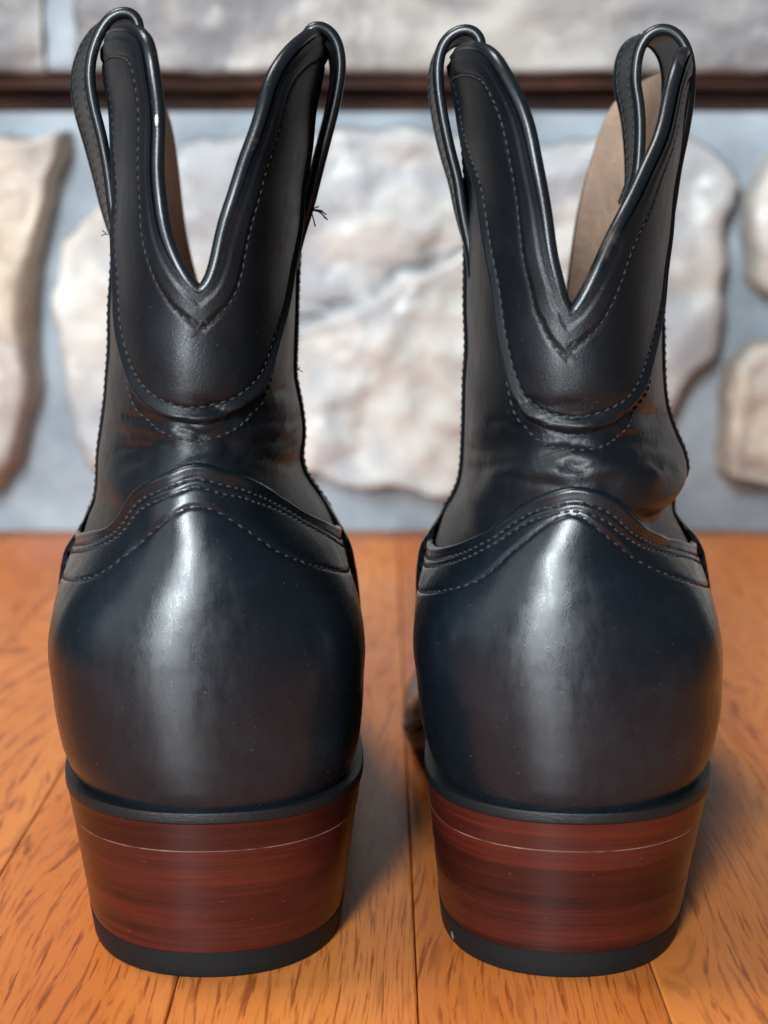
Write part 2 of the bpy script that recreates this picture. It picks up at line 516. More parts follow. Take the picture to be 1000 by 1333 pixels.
def stone_slab(outline, mat_, proud, seed, depth=1.6, bulge=.5, crack=None, name='stone'):
    o = np.asarray(outline, float)
    o = resample(np.vstack([o, o[:1]]), step=.55)[:-1]
    for i, (x, z) in enumerate(o):
        o[i] += (.55*fbm((x*.28, z*.28, seed), 5), .55*fbm((x*.28, z*.28, seed + 9), 5))
    c = o.mean(0); n = len(o)
    rows = []
    for r, dy in ((1.03, depth), (1.008, .25*proud), (1.0, .03*proud)):
        q = c + (o - c)*r
        rows.append(np.column_stack([q[:, 0], np.full(n, WY - proud + dy + .1), q[:, 1]]) if r != 1.03 else np.column_stack([q[:, 0], np.full(n, WY + .8), q[:, 1]]))
    for r in np.linspace(.985, .02, 34):
        q = c + (o - c)*r
        e = (1 - r)
        y = np.empty(n)
        for k in range(n):
            x, z = q[k]
            h = 1.0*fbm((x*.10, z*.13, seed + 2)) + .5*fbm((x*.45, z*.45, seed + 5), 4)
            y[k] = WY - proud - bulge*min(1, e*45) - (.9*h + .8*abs(fbm((x*.16, z*.2, seed + 8), 3)))*min(1, e*14)
            if crack is not None:
                x0, z0, x1, z1 = crack
                t = ((x - x0)*(x1 - x0) + (z - z0)*(z1 - z0)) / ((x1-x0)**2 + (z1-z0)**2)
                if 0 < t < 1:
                    s = ((x1 - x0)*(z - z0) - (z1 - z0)*(x - x0)) / math.hypot(x1-x0, z1-z0) + .5*fbm((x*.3, z*.3, 1.5))
                    y[k] += (1.3*math.exp(-(s/.22)**2) - .9*(s < 0)*math.exp(s/3.5))*min(1, 5*t, 5*(1-t))*min(1, e*9)
        rows.append(np.column_stack([q[:, 0], y, q[:, 1]]))
    P = np.array(rows)
    V = np.vstack([P.reshape(-1, 3), P[-1].mean(0)]); k = P.shape[1]; e0 = (len(P) - 1)*k
    F = [tuple(f[::-1]) for f in grid_faces(len(P), k, True)] + [(e0 + (i + 1) % k, e0 + i, len(V) - 1) for i in range(k)]
    return mesh_obj(name, V, F, mat_, hearth)

STONES = [
 ([(-34, 22.0), (-28.6, 22.7), (-21.7, 23.1), (-20.0, 22.5), (-17.9, 23.2), (-18.7, 20.6), (-19.6, 17.6), (-20.0, 15.0), (-20.4, 11.1), (-20.6, 8.0), (-21.4, 4.4), (-22.4, 3.1), (-29.5, 3.0), (-34, 4)], 'stone', 2.4, 1.0, None),
 ([(-18.4, 16.3), (-16.1, 18.9), (-13.0, 20.8), (-11.3, 22.3), (-4.3, 22.7), (0.9, 23.4), (6.1, 22.3), (11.3, 22.7), (16.5, 23.2), (18.7, 21.9), (20.2, 20.2), (19.4, 18.0), (18.9, 13.3), (18.9, 11.1), (17.3, 8.8), (16.0, 6.2), (13.4, 2.6), (2.7, 2.4), (-0.9, 2.9), (-4.5, 3.9), (-11.2, 2.6), (-17.0, 4.0), (-18.0, 6.2), (-18.6, 11.1), (-18.8, 13.7)], 'stone_grey', 2.3, 4.3, (-8, 10.6, 6, 17.5)),
 ([(21.1, 19.3), (22.1, 21.9), (34.7, 22.3), (35.2, 13.3), (22.0, 13.8), (21.3, 14.6)], 'stone_grey', 2.2, 7.7, None),
 ([(19.9, 10.2), (22.1, 11.1), (30.9, 11.1), (35.3, 10.6), (35.8, 2.6), (22.4, 2.8), (19.7, 3.4), (19.4, 6.2)], 'stone', 2.2, 12.1, None),
 ([(-36, 3), (-36, 14), (-44, 15.5), (-54, 13), (-55, 3)], 'stone', 1.8, 15.0, None),
 ([(-37, 16), (-37, 22.5), (-47, 23), (-55, 22), (-55, 15), (-45, 17.2)], 'stone_grey', 1.7, 18.0, None),
 ([(37.5, 3), (37, 12), (44, 13.5), (55, 12), (55, 3)], 'stone_grey', 1.8, 21.0, None),
 ([(37, 14.5), (37, 22), (48, 23), (55, 21.5), (55, 14), (45, 15.2)], 'stone', 1.7, 24.0, None)]
for o, mk, pr, sd, ck in STONES:
    stone_slab(o, M[mk], pr, sd, crack=ck)

# rusted angle iron under the slabs, and a backing coloured dark as the gap's shade
def block(name, x0, x1, y0, y1, z0, z1, m, amp, parent, seed=0.0, n=(40, 10)):
    """rough-faced block: a wrapped strip round front, top, back and bottom with closed ends"""
    per = []
    for a, b_, k in (((y0, z0), (y0, z1), n[1]), ((y0, z1), (y1, z1), 6), ((y1, z1), (y1, z0), 3), ((y1, z0), (y0, z0), 6)):
        for t in np.linspace(0, 1, k, endpoint=False):
            per.append((a[0] + (b_[0] - a[0])*t, a[1] + (b_[1] - a[1])*t))
    xs = np.linspace(x0, x1, n[0]); rows = []
    for i, x in enumerate(xs):
        e = min(1, min(i, n[0] - 1 - i)/2 + .0)
        r = []
        for (y, z) in per:
            h = amp*(fbm((x*.2, z*.3, seed + y*.1)) + .4*fbm((x*.7, z*.8, seed + 3)))
            fz = 1 if y < y0 + .2 else .35
            cy, cz = (y0 + y1)/2, (z0 + z1)/2
            s = 1 - .03*(1 - e)
            r.append((x + (.25*amp*fbm((z*.5, y*.3, seed + 7)) if e < 1 else 0), cy + (y - cy)*s - h*fz, cz + (z - cz)*s + .3*h*(1 if fz < 1 else 0)))
        rows.append(r)
    P = np.array(rows); k = len(per)
    F = [tuple(f) for f in grid_faces(n[0], k, True)] + [tuple(range(k)), tuple(range((n[0]-1)*k, n[0]*k))[::-1]]
    return mesh_obj(name, P.reshape(-1, 3), F, m, parent)
block('shadow_gap_back', -60, 60, WY + 3.6, WY + 6, 23.5, 27, M['rust_shade'], .15, hearth, 2.0)  # dark brown stands in for shade the overhang does not cast
block('iron_lintel', -60, 60, WY + .2, WY + 3.5, 25.6, 26.5, M['rust_shade'], .6, hearth, 5.0)
for x0, x1, sd in ((-60, -18.9, 31.0), (-17.1, 22.5, 36.0), (24.0, 60, 41.0)):
    block('cap_slab', x0, x1, WY - 2.6, WY + 12, 26.4, 34.0, M['slab'], .55, hearth, sd, (70, 24))
block('slab_mortar_joint', -19.2, -16.8, WY - 1.7, WY + 8, 26.45, 33.6, M['mortar'], .2, hearth, 3.3, (8, 12))
block('slab_mortar_joint', 22.2, 24.3, WY - 1.7, WY + 8, 26.45, 33.6, M['mortar'], .2, hearth, 6.3, (8, 12))

# ---------------------------------------------------------------- the two boots: measured outlines (z, x) of the uppers, seams in (girth, z)
BOOTS = {
'left': dict(origin=(-4.0, 39.9), yaw=4.6, bend=-.3, seed=3, ball=.55,
  xl=[(3.6, -3.45), (4.2, -3.66), (4.6, -3.92), (5.23, -4.15), (6.06, -4.27), (6.68, -4.3), (7.4, -4.26), (8.11, -4.15), (8.93, -3.95), (9.7, -3.64), (10.1, -3.46), (10.5, -3.24), (10.95, -3.14), (11.6, -3.08), (12.42, -2.96), (13.43, -2.79), (14.63, -2.68), (15.63, -2.63), (16.62, -2.55), (17.6, -2.47), (18.58, -2.39), (19.55, -2.34), (20.51, -2.38), (21.47, -2.47), (22.6, -2.5), (24, -2.5)],
  xr=[(3.6, 3.28), (4.2, 3.48), (4.6, 3.68), (5.23, 3.82), (6.06, 3.88), (6.68, 3.88), (7.4, 3.85), (8.11, 3.77), (8.72, 3.65), (9.74, 3.38), (10.14, 3.18), (10.54, 2.88), (10.95, 2.58), (11.2, 2.45), (11.6, 2.38), (12.21, 2.42), (12.82, 2.36), (13.43, 2.25), (13.83, 2.19), (14.63, 2.22), (15.63, 2.24), (16.62, 2.29), (17.6, 2.34), (18.58, 2.42), (19.55, 2.53), (20.51, 2.65), (21.47, 2.8), (22.23, 2.94), (24, 3.05)],
  top_l=[(0, 16.3), (.017, 16.53), (.046, 16.85), (.097, 17.6), (.125, 18.3), (.138, 19.15), (.142, 20.0), (.144, 20.7), (.152, 21.4), (.175, 21.93), (.225, 22.25), (.33, 22.45), (.5, 22.5)],
  top_r=[(0, 16.3), (.012, 16.53), (.025, 16.95), (.048, 17.95), (.081, 18.8), (.119, 19.66), (.15, 20.5), (.182, 21.2), (.228, 21.8), (.288, 22.2), (.36, 22.45), (.5, 22.55)],
  front_l=[(0, 15.4), (.03, 15.9), (.1, 17.6), (.15, 19.3), (.19, 20.9), (.25, 21.8), (.35, 22.3)],
  front_r=[(0, 15.4), (.02, 15.9), (.06, 17.6), (.11, 19.3), (.16, 20.9), (.24, 21.8), (.35, 22.3)],
  bib=[(-.45, 22.0), (-.405, 20.2), (-.361, 18.54), (-.334, 17.04), (-.291, 15.75), (-.257, 14.86), (-.202, 14.01), (-.128, 13.52), (-.036, 13.22), (.022, 13.2), (.108, 13.44), (.194, 13.99), (.26, 15.02), (.326, 16.28), (.375, 17.6), (.405, 19.6), (.45, 22.0)],
  ctop=[(-.42, 9.72), (-.37, 9.85), (-.32, 10.1), (-.236, 10.52), (-.192, 11.0), (-.165, 11.4), (-.126, 11.74), (-.057, 12.09), (0, 12.28), (.061, 12.12), (.127, 11.91), (.194, 11.55), (.24, 11.12), (.275, 10.68), (.325, 10.25), (.37, 9.95), (.42, 9.75)],
  crow=[(-.40, 8.72), (-.324, 8.85), (-.206, 9.3), (-.162, 9.64), (-.133, 10.1), (-.094, 10.68), (-.042, 11.12), (0, 11.32), (.045, 11.17), (.08, 10.8), (.107, 10.39), (.136, 10.01), (.193, 9.58), (.30, 9.0), (.40, 8.75)],
  strap_l=[(-2.46, 16.4), (-2.44, 17.79), (-2.48, 18.76), (-2.64, 19.82), (-2.85, 20.77), (-2.91, 21.53), (-2.75, 22.22), (-2.41, 22.79), (-2.02, 22.97), (-1.74, 22.84), (-1.66, 22.4), (-1.72, 21.5), (-1.78, 20.2)],
  strap_r=[(2.33, 16.6), (2.52, 17.99), (2.72, 18.86), (3.0, 19.91), (3.2, 20.67), (3.34, 21.38), (3.36, 21.9), (3.25, 22.34), (3.02, 22.6), (2.76, 22.66), (2.55, 22.5), (2.42, 21.7), (2.3, 20.5)],
  twist=(13, 0),
  folds=[([(.6, 12.6), (1.4, 12.0), (2.3, 11.6)], -.13, .38), ([(1.6, 13.2), (2.4, 12.6)], .08, .45), ([(-1.9, 12.7), (-1.0, 12.6), (-.2, 12.75)], -.05, .28),
         ([(-2.4, 11.6), (-1.6, 11.2)], .06, .35), ([(-1.2, 13.1), (.6, 12.95)], .05, .25)],
  trim=(.34, .19)),
'right': dict(origin=(4.23, 39.9), yaw=-4.6, bend=-.35, seed=8, ball=1.0,
  xl=[(3.6, -3.05), (4.2, -3.2), (4.6, -3.44), (5.3, -3.66), (6.0, -3.76), (6.68, -3.81), (7.29, -3.83), (8.11, -3.82), (8.93, -3.72), (9.6, -3.5), (10.1, -3.26), (10.5, -2.98), (10.99, -2.78), (11.6, -2.7), (12.62, -2.67), (13.63, -2.64), (14.63, -2.6), (15.63, -2.63), (16.62, -2.64), (17.6, -2.63), (18.58, -2.63), (19.55, -2.68), (20.51, -2.8), (21.47, -2.93), (22.23, -2.99), (24, -3.08)],
  xr=[(3.6, 3.42), (4.2, 3.6), (4.6, 3.86), (5.23, 4.1), (6.06, 4.21), (6.88, 4.16), (7.7, 4.02), (8.72, 3.77), (9.4, 3.56), (9.8, 3.3), (10.2, 3.06), (10.5, 3.03), (10.95, 3.2), (11.3, 3.33), (11.81, 3.22), (12.11, 3.08), (12.62, 2.86), (13.02, 2.73), (13.63, 2.63), (14.63, 2.57), (15.63, 2.52), (16.62, 2.54), (17.6, 2.57), (18.58, 2.65), (19.55, 2.76), (20.51, 2.89), (21.47, 2.98), (22.23, 3.02), (24, 3.05)],
  top_l=[(0, 15.78), (.012, 16.38), (.034, 17.09), (.058, 18.1), (.084, 19.06), (.108, 19.83), (.136, 20.53), (.176, 21.25), (.21, 21.7), (.269, 21.97), (.36, 22.1), (.5, 22.15)],
  top_r=[(0, 15.78), (.033, 16.35), (.086, 17.26), (.139, 18.08), (.199, 18.86), (.249, 19.74), (.285, 20.66), (.305, 21.3), (.33, 21.75), (.37, 22.0), (.43, 22.1), (.5, 22.1)],
  front_l=[(0, 15.0), (.02, 15.9), (.07, 18.0), (.11, 19.5), (.16, 20.9), (.22, 21.6), (.32, 22.0)],
  front_r=[(0, 15.0), (.02, 15.9), (.05, 18.2), (.085, 19.6), (.125, 20.8), (.175, 21.5), (.28, 21.95)],
  bib=[(-.45, 21.6), (-.41, 20.2), (-.35, 19.2), (-.301, 18.5), (-.257, 17.5), (-.22, 16.34), (-.195, 15.27), (-.159, 14.02), (-.098, 13.26), (-.005, 12.95), (.086, 13.1), (.164, 13.5), (.235, 14.14), (.298, 15.0), (.363, 16.2), (.41, 18.2), (.45, 21.0)],
  ctop=[(-.42, 9.4), (-.36, 9.5), (-.286, 9.77), (-.212, 10.2), (-.174, 10.59), (-.15, 10.99), (-.113, 11.39), (-.057, 11.65), (-.015, 11.77), (.018, 11.72), (.065, 11.49), (.119, 11.06), (.198, 10.56), (.284, 10.05), (.35, 9.65), (.42, 9.42)],
  crow=[(-.40, 8.45), (-.3, 8.5), (-.16, 9.17), (-.116, 9.66), (-.082, 10.39), (-.048, 10.95), (-.014, 11.14), (.015, 11.0), (.088, 10.43), (.133, 9.85), (.181, 9.41), (.315, 8.62), (.40, 8.45)],
  strap_l=[(-2.62, 16.4), (-2.68, 17.7), (-2.8, 18.76), (-3.02, 19.62), (-3.21, 20.48), (-3.32, 21.24), (-3.32, 21.81), (-3.17, 22.28), (-2.86, 22.54), (-2.55, 22.58), (-2.32, 22.42), (-2.24, 22.0), (-2.25, 21.2), (-2.3, 20.2)],
  strap_r=[(2.5, 16.0), (2.55, 17.6), (2.67, 18.95), (2.87, 20.1), (2.98, 21.05), (2.96, 21.72), (2.81, 22.19), (2.54, 22.49), (2.21, 22.56), (1.9, 22.41), (1.68, 22.0), (1.62, 21.34), (1.73, 20.67), (1.77, 19.91), (1.71, 18.95), (1.5, 18.3)],
  twist=(6, 9),
  folds=[([(-2.1, 10.9), (-1.4, 11.6), (-.6, 12.15), (.4, 12.3), (1.5, 12.1), (1.9, 11.95)], .20, .40), ([(.9, 11.4), (1.9, 10.75), (3.0, 10.5)], -.26, .30),
         ([(-1.9, 12.3), (-1.1, 12.75), (-.3, 12.8)], -.10, .28), ([(1.6, 13.4), (2.2, 13.0)], -.12, .3), ([(-2.2, 12.6), (-1.7, 11.8)], .06, .25)],
  trim=(.19, .32))}

def fold_fn(b):
    cz = pchip(*zip(*b['ctop']))
    r = np.random.default_rng(b['seed']); fine = []
    for _ in range(36):
        x0, z0 = r.uniform(-2.4, 2.4), r.uniform(11.6, 13.6); ln = r.uniform(.5, 1.5); sl = r.normal(0, .25) - .12*x0
        fine.append((np.array([(x0 + ln*(q - .5), z0 + sl*ln*(q - .5) + .12*math.sin(math.pi*q)) for q in np.linspace(0, 1, 12)]), -r.uniform(.03, .085), r.uniform(.09, .16)))
    def f(p, th, z):
        x, y = p[..., 0], p[..., 1]
        d = np.zeros_like(x)
        for pts, amp, w in b['folds']:
            c = resample(spline(pts, 40), 30)
            r2 = ((x[..., None] - c[:, 0])**2 + (z[..., None] - c[:, 1])**2).min(-1)
            d = d + amp*np.exp(-r2/w**2)
        m_ = (z > 10.8) & (z < 14.2) & (y < 7)
        if m_.any():
            xm, zm = x[m_], z[m_]; dm = np.zeros_like(xm)
            for c, amp, w in fine:
                t_ = np.linspace(-1, 1, len(c))
                k2 = (xm[:, None] - c[:, 0])**2 + (zm[:, None] - c[:, 1])**2
                i_ = k2.argmin(1)
                dm += amp*(1 - t_[i_]**2)*np.exp(-k2[np.arange(len(xm)), i_]/w**2)
            d[m_] += dm
        soft = .045*np.sin(x*2.1 + z*1.7 + 1)*np.sin(z*1.15 - x*.8) + .03*np.sin(z*3.1 + x*1.3)
        d = d + soft*sstep(10.5, 12, z)*(1 - .55*sstep(13.5, 16, z))
        edge = cz(np.clip(th, -.42, .42))
        return d*sstep(edge - .35, edge + .30, z)*(1 - sstep(4.5, 8.5, y))
    return f

def u_at_y(y, z):
    yb, yf = YB(z), YF(z)
    return np.arccos(np.clip(1 - 2*(y - yb)/(yf - yb), -1, 1))/np.pi
Y_SEAM = 6.9

def normals_from(b):
    """outward direction in the horizontal plane, good enough to sit stitches on the leather"""
    def f(P):
        N = np.empty_like(P)
        for i, p in enumerate(P):
            z = p[2]
            xc = (b['xl'](z) + b['xr'](z))/2; hw = (b['xr'](z) - b['xl'](z))/2
            yb, yf = YB(z), YF(z); cy = yb + min(4.0, (yf - yb)/2) if z < 10 else (yb + yf)/2
            ny = (p[1] - cy)/max((cy - yb)**2, .1)
            N[i] = ((p[0] - xc)/hw**2, ny, .02)
        return N/np.linalg.norm(N, axis=1, keepdims=True)
    return f

def edge_round(d, t, r):
    q = np.clip(d/r, 0, 1)
    return t*np.sqrt(np.maximum(0, 1 - (1 - q)**2))

def make_boot(key, label):
    b = dict(BOOTS[key])
    for k in ('xl', 'xr'):
        b[k] = pchip(*zip(*BOOTS[key][k]))
    for k, d0 in (('xl', b['trim'][0]), ('xr', -b['trim'][1])):
        b[k] = (lambda f, d0: lambda z: f(z) + d0*(1 - .8*sstep(6.4, 9.0, z))*(1 - sstep(9.2, 10.6, z)))(b[k], d0)
    b['fold'] = fold_fn(b)
    root = link(bpy.data.objects.new('cowboy_boot', None))
    root.location = (b['origin'][0]*.01, b['origin'][1]*.01, 0)
    root.rotation_euler = (0, 0, math.radians(b['yaw']))
    root['label'] = label; root['category'] = 'boot'; root['group'] = 'pair of black boots'
    nrm = normals_from(b)

    # top line as a closed curve in (girth, z): back centre > right ear > front centre > left ear
    def side(back, front):
        pts = list(back) + [(1 - t, z) for t, z in reversed(front)]
        return spline(np.array(pts)*(10, 1), 160)/(10, 1)
    R = side(b['top_r'], b['front_r']); L = side(b['top_l'], b['front_l'])
    R = smooth1(R, 3); L = smooth1(L, 3)
    ring = np.vstack([R, np.column_stack([-L[::-1, 0], L[::-1, 1]])[1:-1]])          # girth runs 0..1 then -1..0
    e = 1e-3
    P0 = surf(b, ring[:, 0], ring[:, 1])
    da = (surf(b, ring[:, 0] + e, ring[:, 1]) - surf(b, ring[:, 0] - e, ring[:, 1]))/(2*e)
    dz = (surf(b, ring[:, 0], ring[:, 1] + e) - surf(b, ring[:, 0], ring[:, 1] - e))/(2*e)
    T = np.roll(P0, -1, 0) - np.roll(P0, 1, 0); T /= np.linalg.norm(T, axis=1, keepdims=True)
    Nn = np.cross(da, dz); Nn /= np.linalg.norm(Nn, axis=1, keepdims=True)
    D = np.cross(T, Nn); D = smooth1(D, 4, True); D /= np.linalg.norm(D, axis=1, keepdims=True)
    if D[:, 2].mean() > 0:
        D = -D
    for i in range(len(ring)):
        A = np.column_stack([da[i], dz[i]])
        s_ = np.linalg.lstsq(A, D[i]*.14, rcond=None)[0]
        if min(abs(ring[i, 0]), 1 - abs(ring[i, 0])) < .004:
            s_[0] = 0
        sg = np.sign(ring[i, 0])
        ring[i] += s_
        if sg != 0 and np.sign(ring[i, 0]) != sg:
            ring[i, 0] = sg*1e-4
        ring[i, 0] = np.clip(ring[i, 0], -1, 1)
    R = ring[:len(R)].copy(); L = np.vstack([ring[:1], ring[len(R):][::-1], ring[len(R)-1:len(R)]]); L[:, 0] = np.abs(L[:, 0])
    top3 = sample(b, ring[:, 0], ring[:, 1], -.10)
    top_fine = resample(np.vstack([top3, top3[:1]]), step=.08)

    # shaft and lining
    def skin(off, zlow, rows, name, m, flip=False, lowwr=1.0):
        th_top, z_top = ring[:, 0], ring[:, 1]
        n = len(ring); half = len(R)
        tb = np.concatenate([np.linspace(0, 1, half), -np.linspace(1, 0, n - half + 2)[1:-1]])
        t = np.linspace(0, 1, rows)[:, None]
        zl = zlow(tb)[None]
        z = zl + (z_top[None] - zl)*t
        th = tb[None] + (th_top - tb)[None]*t**1.6
        return grid_obj(name, sample(b, th, z, off), m, root, wrap_c=True, flip=flip)
    cz = pchip(*zip(*b['ctop']))
    def low(th):
        zz = cz(np.clip(th, -.42, .42)) - .75
        return np.where(np.abs(th) > .42, zz + 1.2*sstep(.42, .8, np.abs(th)), zz)
    skin(0.0, low, 170, 'shaft', M['shaft'])
    skin(-.24, lambda th: np.full_like(th, 4.9), 90, 'lining', M['lining'], flip=True)
    ins = surf(b, np.concatenate([np.linspace(0, 1, 40), -np.linspace(1, 0, 40)[1:-1]]), np.full(78, 5.0))
    c = ins.mean(0); V = [c] + list(c + (ins - c)*.985); 
    mesh_obj('insole', V, [(0, 1 + i, 1 + (i + 1) % 78) for i in range(78)], M['lining'], root)
    # rolled binding along the top line
    tp = smooth1(resample(np.vstack([top3, top3[:1]]), step=.12)[:-1], 2, True)
    v, f = tube(tp, .172 - .06*sstep(6.5, 10.5, tp[:, 1]), 14, closed=True)
    mesh_obj('topline_binding', v, f, M['piping'], root)

    # scalloped collar overlay at the back and at the front
    def collar(front):
        n = 300 if not front else 120; rows = 150 if not front else 60
        if not front:
            lo = smooth1(spline(np.array(b['bib'])*(14, 1), n)/(14, 1), 6)
            up = np.vstack([np.column_stack([-L[::-1, 0], L[::-1, 1]])[:-1], R])
            up = up[(np.abs(up[:, 0]) <= .452)]
        else:
            lo = [(t, z) for t, z in b['bib']]
            lo = spline(np.array([(1 + t if t < 0 else 1 - (-t) - 0, z) for t, z in lo])*(14, 1), 2)  # replaced below
            q = np.linspace(-1, 1, n); lo = np.column_stack([1 + .45*np.sign(q)*np.abs(q)**.9, 12.9 + 8.9*np.abs(q)**3.2])
            rr = R[R[:, 0] >= .548]; ll = L[L[:, 0] >= .548]
            up = np.vstack([rr, np.column_stack([2 - ll[::-1, 0], ll[::-1, 1]])[1:]])
        up = resample(up*(14, 1), n)/(14, 1)
        lo = resample(lo*(14, 1), n)/(14, 1)
        t = np.linspace(0, 1, rows); t = (t + .5*(1 - np.cos(np.pi*t)))/2
        t = t[:, None]
        th = lo[None, :, 0] + (up[None, :, 0] - lo[None, :, 0])*t
        z = lo[None, :, 1] + (up[None, :, 1] - lo[None, :, 1])*t
        thw = np.where(th > 1, th - 2, th)
        base = sample(b, thw, z)
        lo3 = resample(base[0], step=.06); up3 = top_fine
        dU = dist_to(base, lo3)
        def branch(C, sg):
            p3 = sample(b, sg*C[:, 0], C[:, 1], 0.0)
            e0 = p3[0] - p3[6]; e1 = p3[-1] - p3[-7]
            ext = lambda p, e: p + e/np.linalg.norm(e)*np.linspace(.05, 3, 60)[:, None]
            return np.vstack([ext(p3[0], e0)[::-1], resample(p3, step=.06), ext(p3[-1], e1)])
        dT = .6*np.where(thw >= 0, dist_to(base, branch(R, 1)), dist_to(base, branch(L, -1))) + .4*dist_to(base, up3)
        seam = np.exp(-((dU - .40)/.06)**2)
        band = sstep(.14, .26, dT)*(1 - sstep(.46, .56, dT))
        off = edge_round(dU, .115, .11) + .085*np.exp(-((dU - .17)/.11)**2) - .045*seam
        off += .030*band - .024*np.exp(-((dT - .60)/.055)**2)
        off = off - .02*(dU < .01)
        P = sample(b, thw, z, off)
        o = grid_obj('scalloped_collar', P, M['shaft'], root)
        def iso(D, val, from_top):
            pts = []
            for j in range(n):
                colv = D[:, j] if not from_top else D[::-1, j]
                k = int(np.argmax(colv > val))
                if colv[k] > val:
                    pts.append(P[k, j] if not from_top else P[rows - 1 - k, j])
            return smooth1(np.array(pts), 6)
        if not front:
            a = iso(dU, .40, False); a += nrm(a)*.03
            stitches('stitching', a, nrm, M['thread'], o, .25, .18, .033)
            a = iso(dT, .60, True); a += nrm(a)*.025
            stitches('stitching', a, nrm, M['black_thread'], o, .22, .16, .028)
            # second row on the shaft just under the collar edge
            q = lo[int(n*.24):int(n*.76)].copy(); w = sstep(0, .2, np.linspace(0, 1, len(q)))*sstep(0, .2, np.linspace(1, 0, len(q)))
            q[:, 1] -= .16 + .22*w
            for dz in (0,):
                s3 = sample(b, q[:, 0], q[:, 1] - dz*w, .02)
                stitches('stitching', s3, nrm, M['black_thread'], o, .24, .17, .036)
            # crossed bar tack under the notch
            z0 = R[0, 1]
            for dx, dz, an in ((0, -.42, .7), (.02, -.42, -.7), (-.03, -.78, .55), (.03, -.78, -.55), (0, -.60, 0)):
                c0 = sample(b, np.array([dx*.02]), np.array([z0 + dz]), .10)[0]
                d = np.array([math.sin(an), 0, math.cos(an)])*.17
                stitches('stitching', np.array([c0 - d, c0 + d]), nrm, M['thread'], o, .34, .34, .05, 0)
    collar(False); collar(True)

    # counter round the heel
    n, rows = 260, 150
    ct = smooth1(spline(np.array(b['ctop'])*(10, 1), n)/(10, 1), 5)
    kt = ct[:, 0]/u_at_y(Y_SEAM, ct[:, 1]); kt /= np.abs(kt).max(); kt[0], kt[-1] = -1, 1
    kt, zt = resample(np.column_stack([kt*6, ct[:, 1]]), n).T; kt = kt/6
    kb = np.linspace(-1, 1, n)
    t = np.linspace(0, 1, rows); t = (t + np.sin(np.pi*t/2))/2; t = t[:, None]
    z = 4.15 + (zt[None] - 4.15)*t
    k = kb[None] + (kt - kb)[None]*t
    th = k*u_at_y(Y_SEAM, z)
    base = sample(b, th, z, 0, 0)
    d = dist_to(base, resample(base[-1], step=.06))
    crow = smooth1(spline(np.array(b['crow'])*(10, 1), 200)/(10, 1), 4)
    crow3 = resample(sample(b, crow[:, 0], crow[:, 1], 0, 0), step=.06)
    dc = dist_to(base, crow3)
    off = edge_round(d, .14, .10) + .05*np.exp(-((d - .13)/.09)**2) - .035*np.exp(-((d - .36)/.05)**2) - .03*np.exp(-((d - .56)/.05)**2) - .045*np.exp(-(dc/.055)**2)
    off += .02*np.sin(k*5 + z*1.3)*sstep(4.5, 6, z) * .5
    P = sample(b, th, z, off, 0)
    counter = grid_obj('heel_counter', P, M['counter'], root)
    def iso(val):
        pts = []
        for j in range(n):
            kk = int(np.argmax(d[::-1, j] > val)); pts.append(P[rows - 1 - kk, j])
        return smooth1(np.array(pts), 6)
    for v_ in (.36, .56):
        a = iso(v_); a += nrm(a)*.02
        stitches('stitching', a, nrm, M['black_thread'], counter, .22, .16, .036)
    a = sample(b, crow[:, 0], crow[:, 1], .115, 0)
    stitches('stitching', a, nrm, M['black_thread'], counter, .28, .19, .036, .2)

    # vamp over the forefoot
    n, rows = 220, 90
    w = np.linspace(-1, 1, n)                                            # from the left seam round the toe to the right seam
    zs = {-1: b['ctop'][0][1], 1: b['ctop'][-1][1]}
    ztop = np.where(w < 0, zs[-1], zs[1]) + .05 + 4.6*(1 - np.abs(w))**.62
    t = np.linspace(0, 1, rows)[:, None]
    z = 4.15 + (ztop[None] - 4.15)*t
    us = u_at_y(Y_SEAM - .15, z)
    u = us + (1 - us)*(1 - np.abs(w))[None]
    th = np.where(w < 0, -1, 1)[None]*u
    base = sample(b, th, z, 0, 0)
    y_ = base[..., 1] - Y_SEAM
    border = np.vstack([base[:, 0], base[-1], base[::-1, -1]])
    d = dist_to(base, resample(border, step=.08))
    P = sample(b, th, z, edge_round(d, (.25 + .09*np.exp(-(y_/2.5)**2))*(1 - .72*sstep(9.0, 10.1, z)), .12) - .03*np.exp(-((d - .35)/.06)**2), 0)
    vamp = grid_obj('vamp', P, M['counter'], root)
    for j in (0, -1):
        e = P[:, j] + 0
        e[:, 1] += .32
        a = e[20:] + nrm(e[20:])*.06
        stitches('stitching', a, nrm, M['black_thread'], vamp, .24, .17, .036)

    # strips over the side seams
    for s in (-1, 1):
        zt = np.interp(.5, *(R if s > 0 else L)[:160].T) if False else 22.0
        zz = np.linspace(10.2, zt, 120); ww = np.linspace(-1, 1, 17)
        prof = np.sqrt(np.maximum(0, 1 - np.abs(ww)**6))*.12 - .02
        th = s*(.47 + .021*ww[None]); z2 = zz[:, None] + 0*ww[None]
        o = grid_obj('side_seam_strip', sample(b, th + 0*z2, z2, prof[None] + 0*z2), M['shaft'], root, flip=s < 0)
        for e in (-.55, .55):
            p = sample(b, np.full(120, s*(.47 + .021*e)), zz, .095)
            stitches('stitching', p, nrm, M['black_thread'], o, .22, .16, .026)

